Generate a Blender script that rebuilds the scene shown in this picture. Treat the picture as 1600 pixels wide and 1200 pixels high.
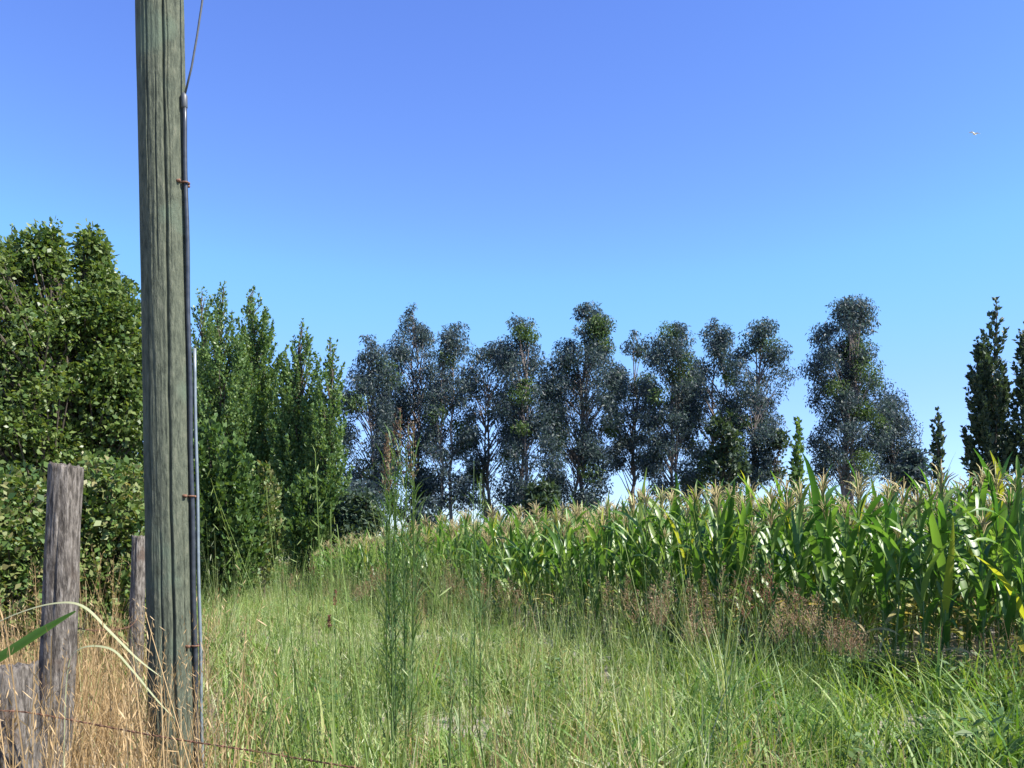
import bpy, math, random
import numpy as np
from mathutils import Vector, Matrix, noise as mnoise

for o in list(bpy.data.objects):
    bpy.data.objects.remove(o)
scene = bpy.context.scene
COL = scene.collection
R = math.radians

# ------------------------------------------------------------------ camera
F, HOR, CH = 1400.0, 850.0, 1.6          # focal length in photo pixels, horizon row, eye height
cam_data = bpy.data.cameras.new('camera')
cam = bpy.data.objects.new('camera', cam_data)
COL.objects.link(cam)
cam.location = (0, 0, CH)
cam.rotation_euler = (R(90), 0, 0)
cam_data.sensor_width = 36
cam_data.lens = F / 1600 * 36
cam_data.shift_y = (HOR - 600) / 1600
cam_data.clip_start = 0.05
cam_data.clip_end = 6000
scene.camera = cam

# ------------------------------------------------------------------ sky and sun
SUN_EL, SUN_AZ = 46.0, 110.0             # azimuth clockwise from the view direction
world = bpy.data.worlds.new('World')
scene.world = world
world.use_nodes = True
wn, wl = world.node_tree.nodes, world.node_tree.links
bg = wn['Background']
sky = wn.new('ShaderNodeTexSky')
sky.sky_type = 'NISHITA'
sky.sun_disc = False
sky.sun_elevation = R(SUN_EL)
sky.sun_rotation = R(SUN_AZ)
sky.altitude = 0
sky.air_density = 1.0
sky.dust_density = 0.05
sky.ozone_density = 2.0
hs = wn.new('ShaderNodeHueSaturation')
hs.inputs['Saturation'].default_value = 1.28
hs.inputs['Value'].default_value = 1.0
wl.new(sky.outputs[0], hs.inputs['Color'])
tint = wn.new('ShaderNodeMix'); tint.data_type = 'RGBA'; tint.blend_type = 'MULTIPLY'
tint.inputs['Factor'].default_value = 1
tint.inputs[7].default_value = (1.22, 1.16, 1.52, 1)      # the deep blue of the phone picture
wl.new(hs.outputs[0], tint.inputs[6])
def vmul(src, col):
    m_ = wn.new('ShaderNodeMix'); m_.data_type = 'RGBA'; m_.blend_type = 'MULTIPLY'; m_.inputs['Factor'].default_value = 1
    wl.new(src, m_.inputs[6]); m_.inputs[7].default_value = (*col, 1)
    return m_.outputs[2]
cv = wn.new('ShaderNodeRGBCurve')                       # the phone's colour response
cv.mapping.use_clip = False
for ch, pts in ((0, [(0, 0), (.099, .153), (.187, .245), (.221, .272), (.456, .42), (1, .66)]),
                (1, [(0, 0), (.292, .312), (.40, .46), (.458, .555), (.515, .635), (.852, .78), (1, .86)]),
                (2, [(0, 0), (.9, .945), (1, 1.02)])):
    c_ = cv.mapping.curves[ch]
    c_.points[0].location = pts[0]; c_.points[-1].location = pts[-1]
    for p_ in pts[1:-1]: c_.points.new(*p_)
    for p_ in c_.points: p_.handle_type = 'VECTOR' if ch == 2 else 'AUTO_CLAMPED'
cv.mapping.update()
wl.new(vmul(tint.outputs[2], (.184, .184, .184)), cv.inputs['Color'])
wl.new(vmul(cv.outputs[0], (5.43, 5.43, 5.43)), bg.inputs['Color'])
bg.inputs['Strength'].default_value = 0.073

sun_data = bpy.data.lights.new('sun', 'SUN')
sun_data.energy = 5.0
sun_data.angle = R(0.5)
sun_data.color = (1.0, 0.95, 0.86)
sun = bpy.data.objects.new('sun', sun_data)
COL.objects.link(sun)
sd = Vector((math.sin(R(SUN_AZ)) * math.cos(R(SUN_EL)), math.cos(R(SUN_AZ)) * math.cos(R(SUN_EL)), math.sin(R(SUN_EL))))
sun.rotation_euler = sd.to_track_quat('Z', 'Y').to_euler()
sun.location = (20, -5, 30)

scene.view_settings.view_transform = 'Standard'
scene.view_settings.look = 'None'
scene.view_settings.exposure = 1.33
scene.view_settings.gamma = 1
scene.view_settings.use_curve_mapping = False
scene.render.engine = 'CYCLES'
scene.cycles.max_bounces = 6
scene.cycles.transparent_max_bounces = 4

rng = np.random.default_rng(7)
random.seed(7)

# ------------------------------------------------------------------ helpers
def sm(a, b, x):
    t = min(1.0, max(0.0, (x - a) / (b - a)))
    return t * t * (3 - 2 * t)

def gz(x, y):
    """height of the ground"""
    d = -.5 * sm(-3, -10, x) * sm(18, 32, y) - .8 * sm(-8, -20, x) * sm(35, 60, y)
    b = 0.05 * mnoise.noise((x * .35, y * .35, 3.1)) + 0.10 * mnoise.noise((x * .09, y * .09, 8.7))
    k = sm(140, 70, math.hypot(x, y))
    return (d + b) * k

def at(px, py, Y):
    return Vector(((px - 800) / F * Y, Y, CH + (HOR - py) / F * Y))

def tag(o, label=None, cat=None, group=None, kind=None):
    if label: o['label'] = label
    if cat: o['category'] = cat
    if group: o['group'] = group
    if kind: o['kind'] = kind
    return o

def mesh_from(name, V, Fc, mat=None, smooth=True):
    me = bpy.data.meshes.new(name)
    me.from_pydata([tuple(v) for v in V], [], [tuple(f) for f in Fc])
    if mat is not None: me.materials.append(mat)
    if smooth: me.polygons.foreach_set('use_smooth', [True] * len(me.polygons))
    me.update()
    return me

def obj(name, me, parent=None, loc=(0, 0, 0), rot=(0, 0, 0), scale=(1, 1, 1), link=True):
    o = bpy.data.objects.new(name, me)
    o.location, o.rotation_euler, o.scale = loc, rot, scale
    if parent is not None: o.parent = parent
    if link: COL.objects.link(o)
    return o

def empty(name, loc=(0, 0, 0), rz=0):
    o = obj(name, None, None, loc, (0, 0, rz))
    o.empty_display_size = 0.1
    return o

class MB:
    def __init__(s): s.V = []; s.F = []; s.M = []
    def add(s, V, Fc, m=0):
        n = len(s.V); s.V += [tuple(v) for v in V]; s.F += [tuple(i + n for i in f) for f in Fc]; s.M += [m] * len(Fc)
    def tube(s, pts, rad, k=6, m=0, cap=True):
        pts = [Vector(p) for p in pts]
        if not hasattr(rad, '__len__'): rad = [rad] * len(pts)
        V, Fc = [], []
        ref = Vector((0.13, 0.97, 0.2))
        for i, p in enumerate(pts):
            d = (pts[min(i + 1, len(pts) - 1)] - pts[max(i - 1, 0)]).normalized()
            if abs(d.dot(ref)) > .95: ref = Vector((1, 0, 0))
            u = d.cross(ref).normalized(); w = d.cross(u)
            for j in range(k):
                a = 2 * math.pi * j / k
                V.append(p + (u * math.cos(a) + w * math.sin(a)) * rad[i])
        for i in range(len(pts) - 1):
            for j in range(k):
                Fc.append((i * k + j, i * k + (j + 1) % k, (i + 1) * k + (j + 1) % k, (i + 1) * k + j))
        if cap:
            Fc.append(tuple(range(k - 1, -1, -1))); Fc.append(tuple((len(pts) - 1) * k + j for j in range(k)))
        s.add(V, Fc, m)
    def blade(s, pts, widths, side, m=0, fold=0.0):
        """flat or V-folded strip along pts; side = sideways direction"""
        n = len(pts); V, Fc = [], []
        for i in range(n):
            p = Vector(pts[i]); w = widths[i] / 2
            d = (Vector(pts[min(i + 1, n - 1)]) - Vector(pts[max(i - 1, 0)])).normalized()
            sv = (Vector(side) - d * d.dot(Vector(side))).normalized()
            nn = sv.cross(d)
            if fold: V += [p - sv * w + nn * w * fold, p, p + sv * w + nn * w * fold]
            else: V += [p - sv * w, p + sv * w]
        for i in range(n - 1):
            if fold:
                a = i * 3; Fc += [(a, a + 1, a + 4, a + 3), (a + 1, a + 2, a + 5, a + 4)]
            else:
                a = i * 2; Fc += [(a, a + 1, a + 3, a + 2)]
        s.add(V, Fc, m)
    def mesh(s, name, mats, smooth=True):
        me = mesh_from(name, s.V, s.F, None, smooth)
        for m in (mats if isinstance(mats, (list, tuple)) else [mats]): me.materials.append(m)
        if any(s.M): me.polygons.foreach_set('material_index', s.M)
        return me

# ------------------------------------------------------------------ materials
def newmat(name):
    m = bpy.data.materials.new(name); m.use_nodes = True
    nt = m.node_tree
    return m, nt.nodes, nt.links, nt.nodes['Principled BSDF'], nt.nodes['Material Output']

def ramp(n, cols, pos=None):
    r = n.new('ShaderNodeValToRGB'); e = r.color_ramp.elements
    pos = pos or [i / (len(cols) - 1) for i in range(len(cols))]
    while len(e) < len(cols): e.new(0.5)
    for i, c in enumerate(cols):
        e[i].position = pos[i]; e[i].color = (*c, 1)
    return r

def leaf_mat(name, cols, trans=0.35, rough=0.5, by='island', spec=0.35, tcol=(1.35, 1.3, 0.55), pos=None):
    m, n, l, p, out = newmat(name)
    rp = ramp(n, cols, pos)
    if by == 'island':
        g = n.new('ShaderNodeNewGeometry'); src = g.outputs['Random Per Island']
    else:
        g = n.new('ShaderNodeObjectInfo'); src = g.outputs['Random']
        if by == 'both':
            g2 = n.new('ShaderNodeNewGeometry')
            ad = n.new('ShaderNodeMath'); ad.operation = 'ADD'
            l.new(src, ad.inputs[0]); l.new(g2.outputs['Random Per Island'], ad.inputs[1])
            hf = n.new('ShaderNodeMath'); hf.operation = 'MULTIPLY_ADD'
            hf.inputs[1].default_value = .62; hf.inputs[2].default_value = -.12
            l.new(ad.outputs[0], hf.inputs[0]); src = hf.outputs[0]
    l.new(src, rp.inputs[0])
    l.new(rp.outputs[0], p.inputs['Base Color'])
    p.inputs['Roughness'].default_value = rough
    p.inputs['Specular IOR Level'].default_value = spec
    mul = n.new('ShaderNodeMix'); mul.data_type = 'RGBA'; mul.blend_type = 'MULTIPLY'
    mul.inputs['Factor'].default_value = 1
    l.new(rp.outputs[0], mul.inputs[6]); mul.inputs[7].default_value = (*tcol, 1)
    tr = n.new('ShaderNodeBsdfTranslucent'); l.new(mul.outputs[2], tr.inputs['Color'])
    mx = n.new('ShaderNodeMixShader'); mx.inputs[0].default_value = trans
    l.new(p.outputs[0], mx.inputs[1]); l.new(tr.outputs[0], mx.inputs[2])
    l.new(mx.outputs[0], out.inputs['Surface'])
    return m

def wood_mat(name, cols, scale=(9, 9, .8), bump=0.5, rough=0.9, pos=None, spots=None):
    m, n, l, p, out = newmat(name)
    tc = n.new('ShaderNodeTexCoord'); mp = n.new('ShaderNodeMapping')
    mp.inputs['Scale'].default_value = scale
    l.new(tc.outputs['Object'], mp.inputs[0])
    no = n.new('ShaderNodeTexNoise'); no.inputs['Scale'].default_value = 3; no.inputs['Detail'].default_value = 8; no.inputs['Roughness'].default_value = .7
    l.new(mp.outputs[0], no.inputs[0])
    rp = ramp(n, cols, pos); l.new(no.outputs[0], rp.inputs[0])
    col = rp.outputs[0]
    if spots:
        n2 = n.new('ShaderNodeTexNoise'); n2.inputs['Scale'].default_value = spots[1]; n2.inputs['Detail'].default_value = 5
        l.new(tc.outputs['Object'], n2.inputs[0])
        r2 = ramp(n, [(0, 0, 0), (1, 1, 1)], [spots[2], spots[2] + .12]); l.new(n2.outputs[0], r2.inputs[0])
        mx = n.new('ShaderNodeMix'); mx.data_type = 'RGBA'
        l.new(r2.outputs[0], mx.inputs['Factor']); l.new(col, mx.inputs[6]); mx.inputs[7].default_value = (*spots[0], 1)
        col = mx.outputs[2]
    l.new(col, p.inputs['Base Color'])
    p.inputs['Roughness'].default_value = rough; p.inputs['Specular IOR Level'].default_value = .2
    b = n.new('ShaderNodeBump'); b.inputs['Strength'].default_value = bump; b.inputs['Distance'].default_value = .02
    l.new(no.outputs[0], b.inputs['Height']); l.new(b.outputs[0], p.inputs['Normal'])
    return m

def metal_mat(name, c1, c2, rough=.45, metallic=.7, sc=25):
    m, n, l, p, out = newmat(name)
    tc = n.new('ShaderNodeTexCoord'); no = n.new('ShaderNodeTexNoise'); no.inputs['Scale'].default_value = sc; no.inputs['Detail'].default_value = 6
    l.new(tc.outputs['Object'], no.inputs[0])
    rp = ramp(n, [c1, c2], [.35, .65]); l.new(no.outputs[0], rp.inputs[0]); l.new(rp.outputs[0], p.inputs['Base Color'])
    p.inputs['Roughness'].default_value = rough; p.inputs['Metallic'].default_value = metallic
    return m

M = {}
M['pole'] = wood_mat('pole_wood', [(.022, .026, .021), (.062, .072, .052), (.100, .111, .079), (.155, .152, .115)], (14, 14, 4.0), .8, pos=[.28, .43, .58, .76], spots=((.09, .115, .083), 3.5, .56))
M['post'] = wood_mat('weathered_post', [(.018, .016, .014), (.076, .066, .057), (.175, .155, .135), (.30, .275, .245)], (18, 18, 3.6), 1.0, pos=[.32, .44, .56, .74], spots=((.10, .075, .06), 6.0, .56))
M['bark'] = wood_mat('bark', [(.05, .04, .032), (.12, .10, .08)], (6, 6, 1.2), .8)
M['euc_bark'] = wood_mat('eucalyptus_bark', [(.09, .075, .07), (.26, .22, .20)], (3, 3, .5), .5)
M['conduit'] = metal_mat('conduit_metal', (.028, .032, .04), (.05, .056, .066), .38, .3)
M['rust'] = metal_mat('rusty_metal', (.10, .05, .03), (.20, .10, .06), .8, .3, 60)
M['cable'] = metal_mat('cable_rubber', (.05, .055, .06), (.08, .085, .09), .5, 0)
M['white_feather'] = metal_mat('white_feather', (.75, .75, .75), (.82, .82, .82), .7, 0)

M['corn_leaf'] = leaf_mat('corn_leaf', [(.04, .11, .022), (.085, .175, .03), (.14, .235, .045), (.22, .30, .075)], .40, .40, 'object', .5, tcol=(1.15, 1.32, .6))
M['corn_dry'] = leaf_mat('corn_dry_leaf', [(.30, .27, .10), (.42, .34, .18), (.24, .26, .06)], .35, .6, 'object')
M['corn_yellow'] = leaf_mat('corn_yellow_leaf', [(.30, .34, .04), (.36, .38, .05)], .45, .45, 'object')
M['corn_stalk'] = leaf_mat('corn_stalk', [(.10, .17, .04), (.17, .22, .07)], .1, .5, 'object')
M['tassel'] = leaf_mat('corn_tassel', [(.34, .28, .13), (.46, .38, .20), (.30, .30, .12)], .25, .7, 'object')
M['corn_leaf_far'] = leaf_mat('corn_leaf_far', [(.045, .115, .024), (.09, .18, .032), (.14, .235, .048), (.22, .30, .08)], .38, .42, 'both', .5, tcol=(1.15, 1.32, .6))
M['tassel_far'] = leaf_mat('corn_tassel_far', [(.34, .28, .13), (.46, .38, .20), (.30, .30, .12)], .25, .7, 'both')

M['euc_leaf'] = leaf_mat('eucalyptus_leaf', [(.026, .040, .060), (.044, .066, .082), (.062, .098, .078), (.088, .108, .118)], .36, .5, spec=.3, tcol=(1.0, 1.15, .95))
M['euc_sunlit'] = leaf_mat('eucalyptus_sunlit_leaf', [(.04, .08, .025), (.065, .115, .034), (.10, .15, .05)], .36, .5, spec=.3)  # greener tone that paints sunlit patches into the crowns
M['poplar_leaf'] = leaf_mat('poplar_leaf', [(.050, .110, .035), (.10, .175, .052), (.17, .24, .08)], .34, .45)
M['dark_poplar_leaf'] = leaf_mat('dark_poplar_leaf', [(.026, .048, .034), (.042, .070, .042), (.06, .095, .05)], .3, .5)
M['broad_leaf'] = leaf_mat('broad_leaf', [(.040, .085, .020), (.090, .145, .034), (.17, .215, .07)], .36, .42, spec=.45)
M['bramble_leaf'] = leaf_mat('bramble_leaf', [(.040, .085, .022), (.085, .145, .034), (.15, .20, .06), (.21, .19, .085)], .32, .5)
M['bush_leaf'] = leaf_mat('bush_leaf', [(.045, .095, .025), (.075, .14, .035), (.11, .17, .05)], .34, .5)

M['grass_green'] = leaf_mat('grass_green', [(.022, .065, .010), (.075, .16, .022), (.15, .25, .042), (.32, .36, .13)], .38, .5, 'both')
M['grass_pale'] = leaf_mat('grass_pale', [(.05, .11, .02), (.15, .22, .05), (.28, .34, .13), (.47, .50, .30)], .35, .6, 'both')
M['grass_dry'] = leaf_mat('grass_dry', [(.18, .12, .055), (.32, .215, .10), (.44, .31, .16), (.52, .40, .24)], .3, .7, 'both', tcol=(1.15, 1.05, .7))
M['weed_brown'] = leaf_mat('weed_brown', [(.17, .105, .06), (.27, .18, .105), (.37, .28, .17)], .25, .8, 'both', tcol=(1.1, .95, .8))
M['weed_red'] = leaf_mat('weed_red', [(.19, .085, .055), (.28, .14, .09)], .25, .8, 'both', tcol=(1.1, .9, .8))
M['weed_rust'] = leaf_mat('weed_rust', [(.11, .065, .045), (.18, .115, .075), (.22, .18, .10)], .25, .8, 'both', tcol=(1.1, .95, .8))
M['weed_green'] = leaf_mat('weed_green', [(.05, .11, .03), (.09, .16, .045), (.15, .215, .08)], .36, .5, 'both')
M['reed_leaf'] = leaf_mat('reed_leaf', [(.10, .22, .05), (.12, .25, .06)], .4, .4, 'object')
M['reed_pale'] = leaf_mat('reed_pale', [(.30, .32, .18), (.37, .38, .23)], .4, .5, 'object', tcol=(1.1, 1.1, .85))

def ground_mat():
    m, n, l, p, out = newmat('meadow_soil')
    tc = n.new('ShaderNodeTexCoord')
    a = n.new('ShaderNodeTexNoise'); a.inputs['Scale'].default_value = .45; a.inputs['Detail'].default_value = 6
    b = n.new('ShaderNodeTexNoise'); b.inputs['Scale'].default_value = 9; b.inputs['Detail'].default_value = 8; b.inputs['Roughness'].default_value = .75
    l.new(tc.outputs['Object'], a.inputs[0]); l.new(tc.outputs['Object'], b.inputs[0])
    r1 = ramp(n, [(.13, .13, .065), (.24, .215, .14), (.37, .345, .28)], [.3, .45, .62]); l.new(a.outputs[0], r1.inputs[0])
    r2 = ramp(n, [(.55, .55, .55), (1.15, 1.15, 1.15)], [.3, .7]); l.new(b.outputs[0], r2.inputs[0])
    mx = n.new('ShaderNodeMix'); mx.data_type = 'RGBA'; mx.blend_type = 'MULTIPLY'; mx.inputs['Factor'].default_value = 1
    l.new(r1.outputs[0], mx.inputs[6]); l.new(r2.outputs[0], mx.inputs[7]); l.new(mx.outputs[2], p.inputs['Base Color'])
    p.inputs['Roughness'].default_value = .95; p.inputs['Specular IOR Level'].default_value = .1
    bp = n.new('ShaderNodeBump'); bp.inputs['Strength'].default_value = .6; bp.inputs['Distance'].default_value = .03
    l.new(b.outputs[0], bp.inputs['Height']); l.new(bp.outputs[0], p.inputs['Normal'])
    return m
M['ground'] = ground_mat()

# ------------------------------------------------------------------ ground
def axis(lim, near, step):
    a = list(np.arange(0, near, step)); v = near; s = step
    while v < lim: a.append(v); s *= 1.22; v += s
    a.append(lim)
    return [-x for x in a[:0:-1]] + a
xs, ys = axis(3000, 45, .6), [y for y in axis(3000, 80, .7)]
V = [(x, y, gz(x, y)) for y in ys for x in xs]
nx = len(xs)
Fc = [(j * nx + i, j * nx + i + 1, (j + 1) * nx + i + 1, (j + 1) * nx + i) for j in range(len(ys) - 1) for i in range(nx - 1)]
g = obj('ground', mesh_from('ground', V, Fc, M['ground']))
g['kind'] = 'structure'

# ------------------------------------------------------------------ trees
def leaf_quads(P, D, N, L, W):
    """rhombic leaves: P base, D direction, N normal, L length, W width"""
    n = len(P)
    D = D / np.linalg.norm(D, axis=1, keepdims=True)
    S = np.cross(D, N); S /= np.maximum(np.linalg.norm(S, axis=1, keepdims=True), 1e-6)
    NN = np.cross(S, D)
    L = L[:, None]; W = W[:, None]
    v = np.empty((n, 4, 3))
    v[:, 0] = P
    v[:, 1] = P + D * L * .45 + S * W * .5 + NN * W * .12
    v[:, 2] = P + D * L
    v[:, 3] = P + D * L * .45 - S * W * .5 + NN * W * .12
    return v.reshape(-1, 3)

def leaf_mesh(name, V, mat):
    n = len(V) // 4
    me = bpy.data.meshes.new(name)
    me.vertices.add(n * 4); me.vertices.foreach_set('co', V.astype(np.float32).ravel())
    me.loops.add(n * 4); me.loops.foreach_set('vertex_index', np.arange(n * 4, dtype=np.int32))
    me.polygons.add(n); me.polygons.foreach_set('loop_start', np.arange(0, n * 4, 4, dtype=np.int32))
    me.materials.append(mat)
    me.update(calc_edges=True)
    return me

def unit(n):
    v = rng.normal(size=(n, 3)); return v / np.linalg.norm(v, axis=1, keepdims=True)

def tree(name, label, cat, Y, outline, mode, nclump, per, leaf, mat, bark, trunk_px=None, trunk_r=.2, crad=.9, group=None, trunk_top=.9, ntrunk=1, sparse_low=0.0, depth=1.0, sunlit_mat=None):
    rows = sorted([(CH + (HOR - py) / F * Y, (xl - 800) / F * Y, (xr - 800) / F * Y) for py, xl, xr in outline])
    zs = np.array([r[0] for r in rows]); XL = np.array([r[1] for r in rows]); XR = np.array([r[2] for r in rows])
    cx = (XL.mean() + XR.mean()) / 2 if trunk_px is None else (trunk_px - 800) / F * Y
    base = Vector((cx, Y, gz(cx, Y)))
    root = empty(name, base)
    tag(root, label, cat, group)
    ztop, zbot = zs[-1], zs[0]
    H = ztop - base.z
    topx = (XL[-1] + XR[-1]) / 2
    # trunk(s)
    tm = MB(); spines = []
    for k in range(ntrunk):
        ox = 0 if k == 0 else rng.uniform(-.8, .8) * trunk_r * 6
        oy = 0 if k == 0 else rng.uniform(-1, 1) * trunk_r * 4
        pts, rad = [], []
        for i in range(13):
            t = i / 12
            x = cx + ox + (topx - cx) * t ** 1.4 * (1 if k == 0 else .8) + rng.normal() * H * .006 * (i > 0)
            y = Y + oy * (1 - t * .3) + rng.normal() * H * .006 * (i > 0)
            z = base.z - .15 + (H * trunk_top + .15) * t * (1 if k == 0 else rng.uniform(.82, .9) if i == 12 else .88)
            pts.append(Vector((x, y, z)) - base); rad.append(trunk_r * (1.35 if i == 0 else 1 - .9 * t))
        tm.tube(pts, rad, 8); spines.append(pts)
    obj('trunk', tm.mesh('trunk', bark), root)
    # clump centres
    C = []
    wts = np.interp(np.linspace(zbot, ztop, 200), zs, XR - XL) + .15 * (XR - XL).max()
    zz = np.linspace(zbot, ztop, 200)
    if sparse_low: wts = wts * np.where(zz < zbot + .35 * (ztop - zbot), 1 - sparse_low, 1)
    cdf = np.cumsum(wts); cdf /= cdf[-1]
    for i in range(nclump):
        z = float(np.interp((i + rng.random()) / nclump, cdf, zz))
        xl, xr = float(np.interp(z, zs, XL)), float(np.interp(z, zs, XR))
        hw = (xr - xl) / 2
        rc = min(crad, hw * .8)
        u = rng.uniform(-1, 1); u = math.copysign(abs(u) ** .75, u)
        x = (xl + xr) / 2 + u * max(hw - rc * .55, 0)
        y = Y + rng.uniform(-1, 1) * math.sqrt(max(0, 1 - u * u * .8)) * max(hw * depth - rc * .4, .1)
        C.append((x, y, min(z, ztop - rc * .4), rc * rng.uniform(.65, 1.15)))
    if mode == 'round':
        for i in range(int(nclump * .9)):
            z = rng.uniform(zbot + .25 * (ztop - zbot), ztop); side = rng.choice([-1, 1])
            xl, xr = float(np.interp(z, zs, XL)), float(np.interp(z, zs, XR))
            hw = (xr - xl) / 2
            th = rng.uniform(0, 2 * math.pi)
            C.append(((xl + xr) / 2 + math.cos(th) * hw * rng.uniform(.9, 1.12), Y + math.sin(th) * hw * rng.uniform(.85, 1.1), z + rng.uniform(-.2, .02) * crad * 2, crad * rng.uniform(.22, .45)))
    if mode == 'round':
        keep = [c for c in C if Y == 15.0 and c[2] > zbot + .6 * (ztop - zbot) or mnoise.noise((c[0] / crad * .42, c[1] / crad * .42, c[2] / crad * .42 + 5)) > (-.2 if Y < 16 else -.08) - .3 * (1 - (c[2] - zbot) / (ztop - zbot))]
        C = keep if len(keep) > 8 else C
    if mode == 'droop':
        C = [c for c in C if mnoise.noise((c[0] * .5, c[1] * .5 + 9, c[2] * .42)) > -.27 or c[2] > ztop - 2.2]
    C = np.array(C)
    bm_ = MB()
    Vs, MI = [], []
    bx, by, bz = base
    for (x, y, z, rc) in C:
        sp = spines[rng.integers(len(spines))]
        hz = z - bz
        dist = math.hypot(x - cx, y - Y)
        rise = {'up': 2.2, 'droop': .9, 'round': .8, 'low': .3}[mode]
        za = max(.12 * H, hz - dist * rise - .2)
        t = min(1, za / (H * trunk_top)) * 12
        i0 = min(11, int(t)); a = sp[i0].lerp(sp[i0 + 1], min(1, t - i0))
        e = Vector((x, y, z)) - base
        mid = a.lerp(e, .5) + Vector((0, 0, -.08 * dist if mode == 'up' else .10 * dist))
        bm_.tube([a, mid, e], [trunk_r * .22 + .012, trunk_r * .12 + .008, .008], 4, cap=False)
        n = int(per * (rc / crad) ** 2 * rng.uniform(.6, 1.4)) + 8
        c = np.array([x - bx, y - by, hz])
        if mode == 'up':
            out = np.array([(x - cx), (y - Y), 0.0]); out /= max(np.linalg.norm(out), .3)
            s = rng.uniform(-1, 1, n)
            ax = np.array([out[0] * .36 + rng.normal() * .08, out[1] * .36 + rng.normal() * .08, 1.0]); ax /= np.linalg.norm(ax)
            r = rc * .24 * (1 - np.clip(s, -.3, 1)) ** .8 * .9 + .015
            P = c + ax * (s[:, None] * rc * 1.25) + unit(n) * (r * rng.random(n) ** .5)[:, None]
            D = ax * .9 + unit(n) * .75
            N = unit(n)
        elif mode == 'droop':
            q = unit(n) * (rng.random(n) ** .45)[:, None] * rc * np.array([1, 1, .8])
            P = c + q
            D = unit(n) * .8 + np.array([0, 0, -.75]); N = unit(n)
        else:
            q = unit(n) * (rng.random(n) ** .40)[:, None] * rc * np.array([1, 1, .85])
            P = c + q
            D = q / rc + unit(n) * .9; N = unit(n) + np.array([0.15, 0, .9])
        L = leaf * rng.uniform(.45, 1.4, n)
        Wd = L * (.33 if mode == 'droop' else .62)
        Vs.append(leaf_quads(P, D, N, L, Wd))
        MI.append(np.full(n, 1 if sunlit_mat and mnoise.noise((x * .55, y * .55, z * .4)) > .33 else 0, np.int32))  # noise picks the clumps that get the painted sunlit green
    obj('branches', bm_.mesh('branches', bark), root)
    V = np.concatenate(Vs)
    gzv = bz
    V[:, 2] = np.maximum(V[:, 2], .02)
    cr = obj('crown', leaf_mesh('crown', V, mat), root)
    if sunlit_mat:
        cr.data.materials.append(sunlit_mat); cr.data.polygons.foreach_set('material_index', np.concatenate(MI))
    cr['kind'] = 'stuff'
    return root

E_GROUP = 'row of tall eucalyptus trees behind the corn'
euc = [
 (74, 585, [(522, 570, 588), (560, 556, 602), (620, 540, 608), (700, 530, 612), (790, 545, 605)], 34, 'slim eucalyptus next to the poplars, leftmost of the dark tree row'),
 (78, 645, [(475, 637, 655), (510, 620, 668), (560, 603, 682), (620, 598, 680), (700, 600, 672), (800, 605, 665)], 46, 'tall pointed eucalyptus directly behind the tall brown-headed weed'),
 (74, 705, [(503, 700, 722), (530, 685, 738), (600, 678, 735), (680, 672, 730), (790, 680, 730)], 30, 'thin see-through eucalyptus, third from the left of the dark tree row'),
 (77, 765, [(540, 750, 780), (580, 728, 800), (650, 718, 810), (730, 728, 800), (800, 740, 800)], 34, 'lower round-shouldered eucalyptus, fourth from the left of the dark tree row'),
 (73, 818, [(497, 797, 830), (520, 785, 842), (560, 785, 842), (640, 790, 858), (700, 800, 868), (790, 800, 850)], 36, 'eucalyptus with a round tuft on top, fifth from the left of the row'),
 (75, 908, [(475, 903, 940), (500, 885, 952), (560, 868, 962), (600, 848, 968), (660, 855, 955), (720, 868, 942), (800, 880, 930)], 66, 'broadest and densest dark eucalyptus near the middle of the tree row'),
 (80, 990, [(515, 986, 1004), (545, 978, 1009), (562, 984, 1000), (585, 962, 1012), (650, 955, 1015), (730, 962, 1005)], 26, 'narrow eucalyptus with a small ball-like top, right of the broadest one'),
 (74, 1048, [(502, 1040, 1062), (530, 1013, 1082), (600, 1008, 1086), (680, 1010, 1085), (770, 1018, 1080)], 42, 'eucalyptus with a broad flat-topped crown, third from the right end of the unbroken row'),
 (78, 1112, [(495, 1108, 1126), (530, 1093, 1142), (600, 1080, 1146), (680, 1075, 1150), (770, 1080, 1150)], 42, 'eucalyptus with a pointed top, second from the right end of the unbroken row'),
 (73, 1172, [(503, 1172, 1207), (540, 1150, 1226), (590, 1140, 1233), (640, 1146, 1218), (690, 1150, 1200), (750, 1140, 1185)], 34, 'open-crowned eucalyptus with a bare leaning trunk, right end of the unbroken row'),
]
for (Y, tp, outl, nc, lab) in euc:
    outl = [(py, xl - 19 * min(1, max(0, (py - 520) / 90)), xr + 19 * min(1, max(0, (py - 520) / 90))) for py, xl, xr in outl]
    tree('eucalyptus_tree', lab, 'tree', Y, outl, 'droop', int(nc * 2.9), 320, .28, M['euc_leaf'], M['euc_bark'], tp, .19, 1.12, E_GROUP, .93, 2, .12, sunlit_mat=M['euc_sunlit'])
tree('eucalyptus_tree', 'big lone bushy eucalyptus standing apart right of the tree row', 'tree', 76,
     [(468, 1312, 1346), (495, 1284, 1368), (520, 1274, 1373), (550, 1260, 1368), (580, 1255, 1364), (605, 1258, 1386), (635, 1275, 1396), (660, 1272, 1392), (690, 1262, 1388), (745, 1268, 1372)], 'droop', 175, 340, .28, M['euc_leaf'], M['euc_bark'], 1318, .26, 1.25, None, .93, 3, .3, sunlit_mat=M['euc_sunlit'])
tree('eucalyptus_tree', 'lower loose grey-green tree leaning against the lone bushy eucalyptus', 'tree', 79,
     [(612, 1378, 1412), (650, 1366, 1426), (700, 1362, 1438), (745, 1360, 1436)], 'droop', 60, 300, .28, M['euc_leaf'], M['euc_bark'], 1398, .13, 1.2, None, .9, 2)
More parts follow.
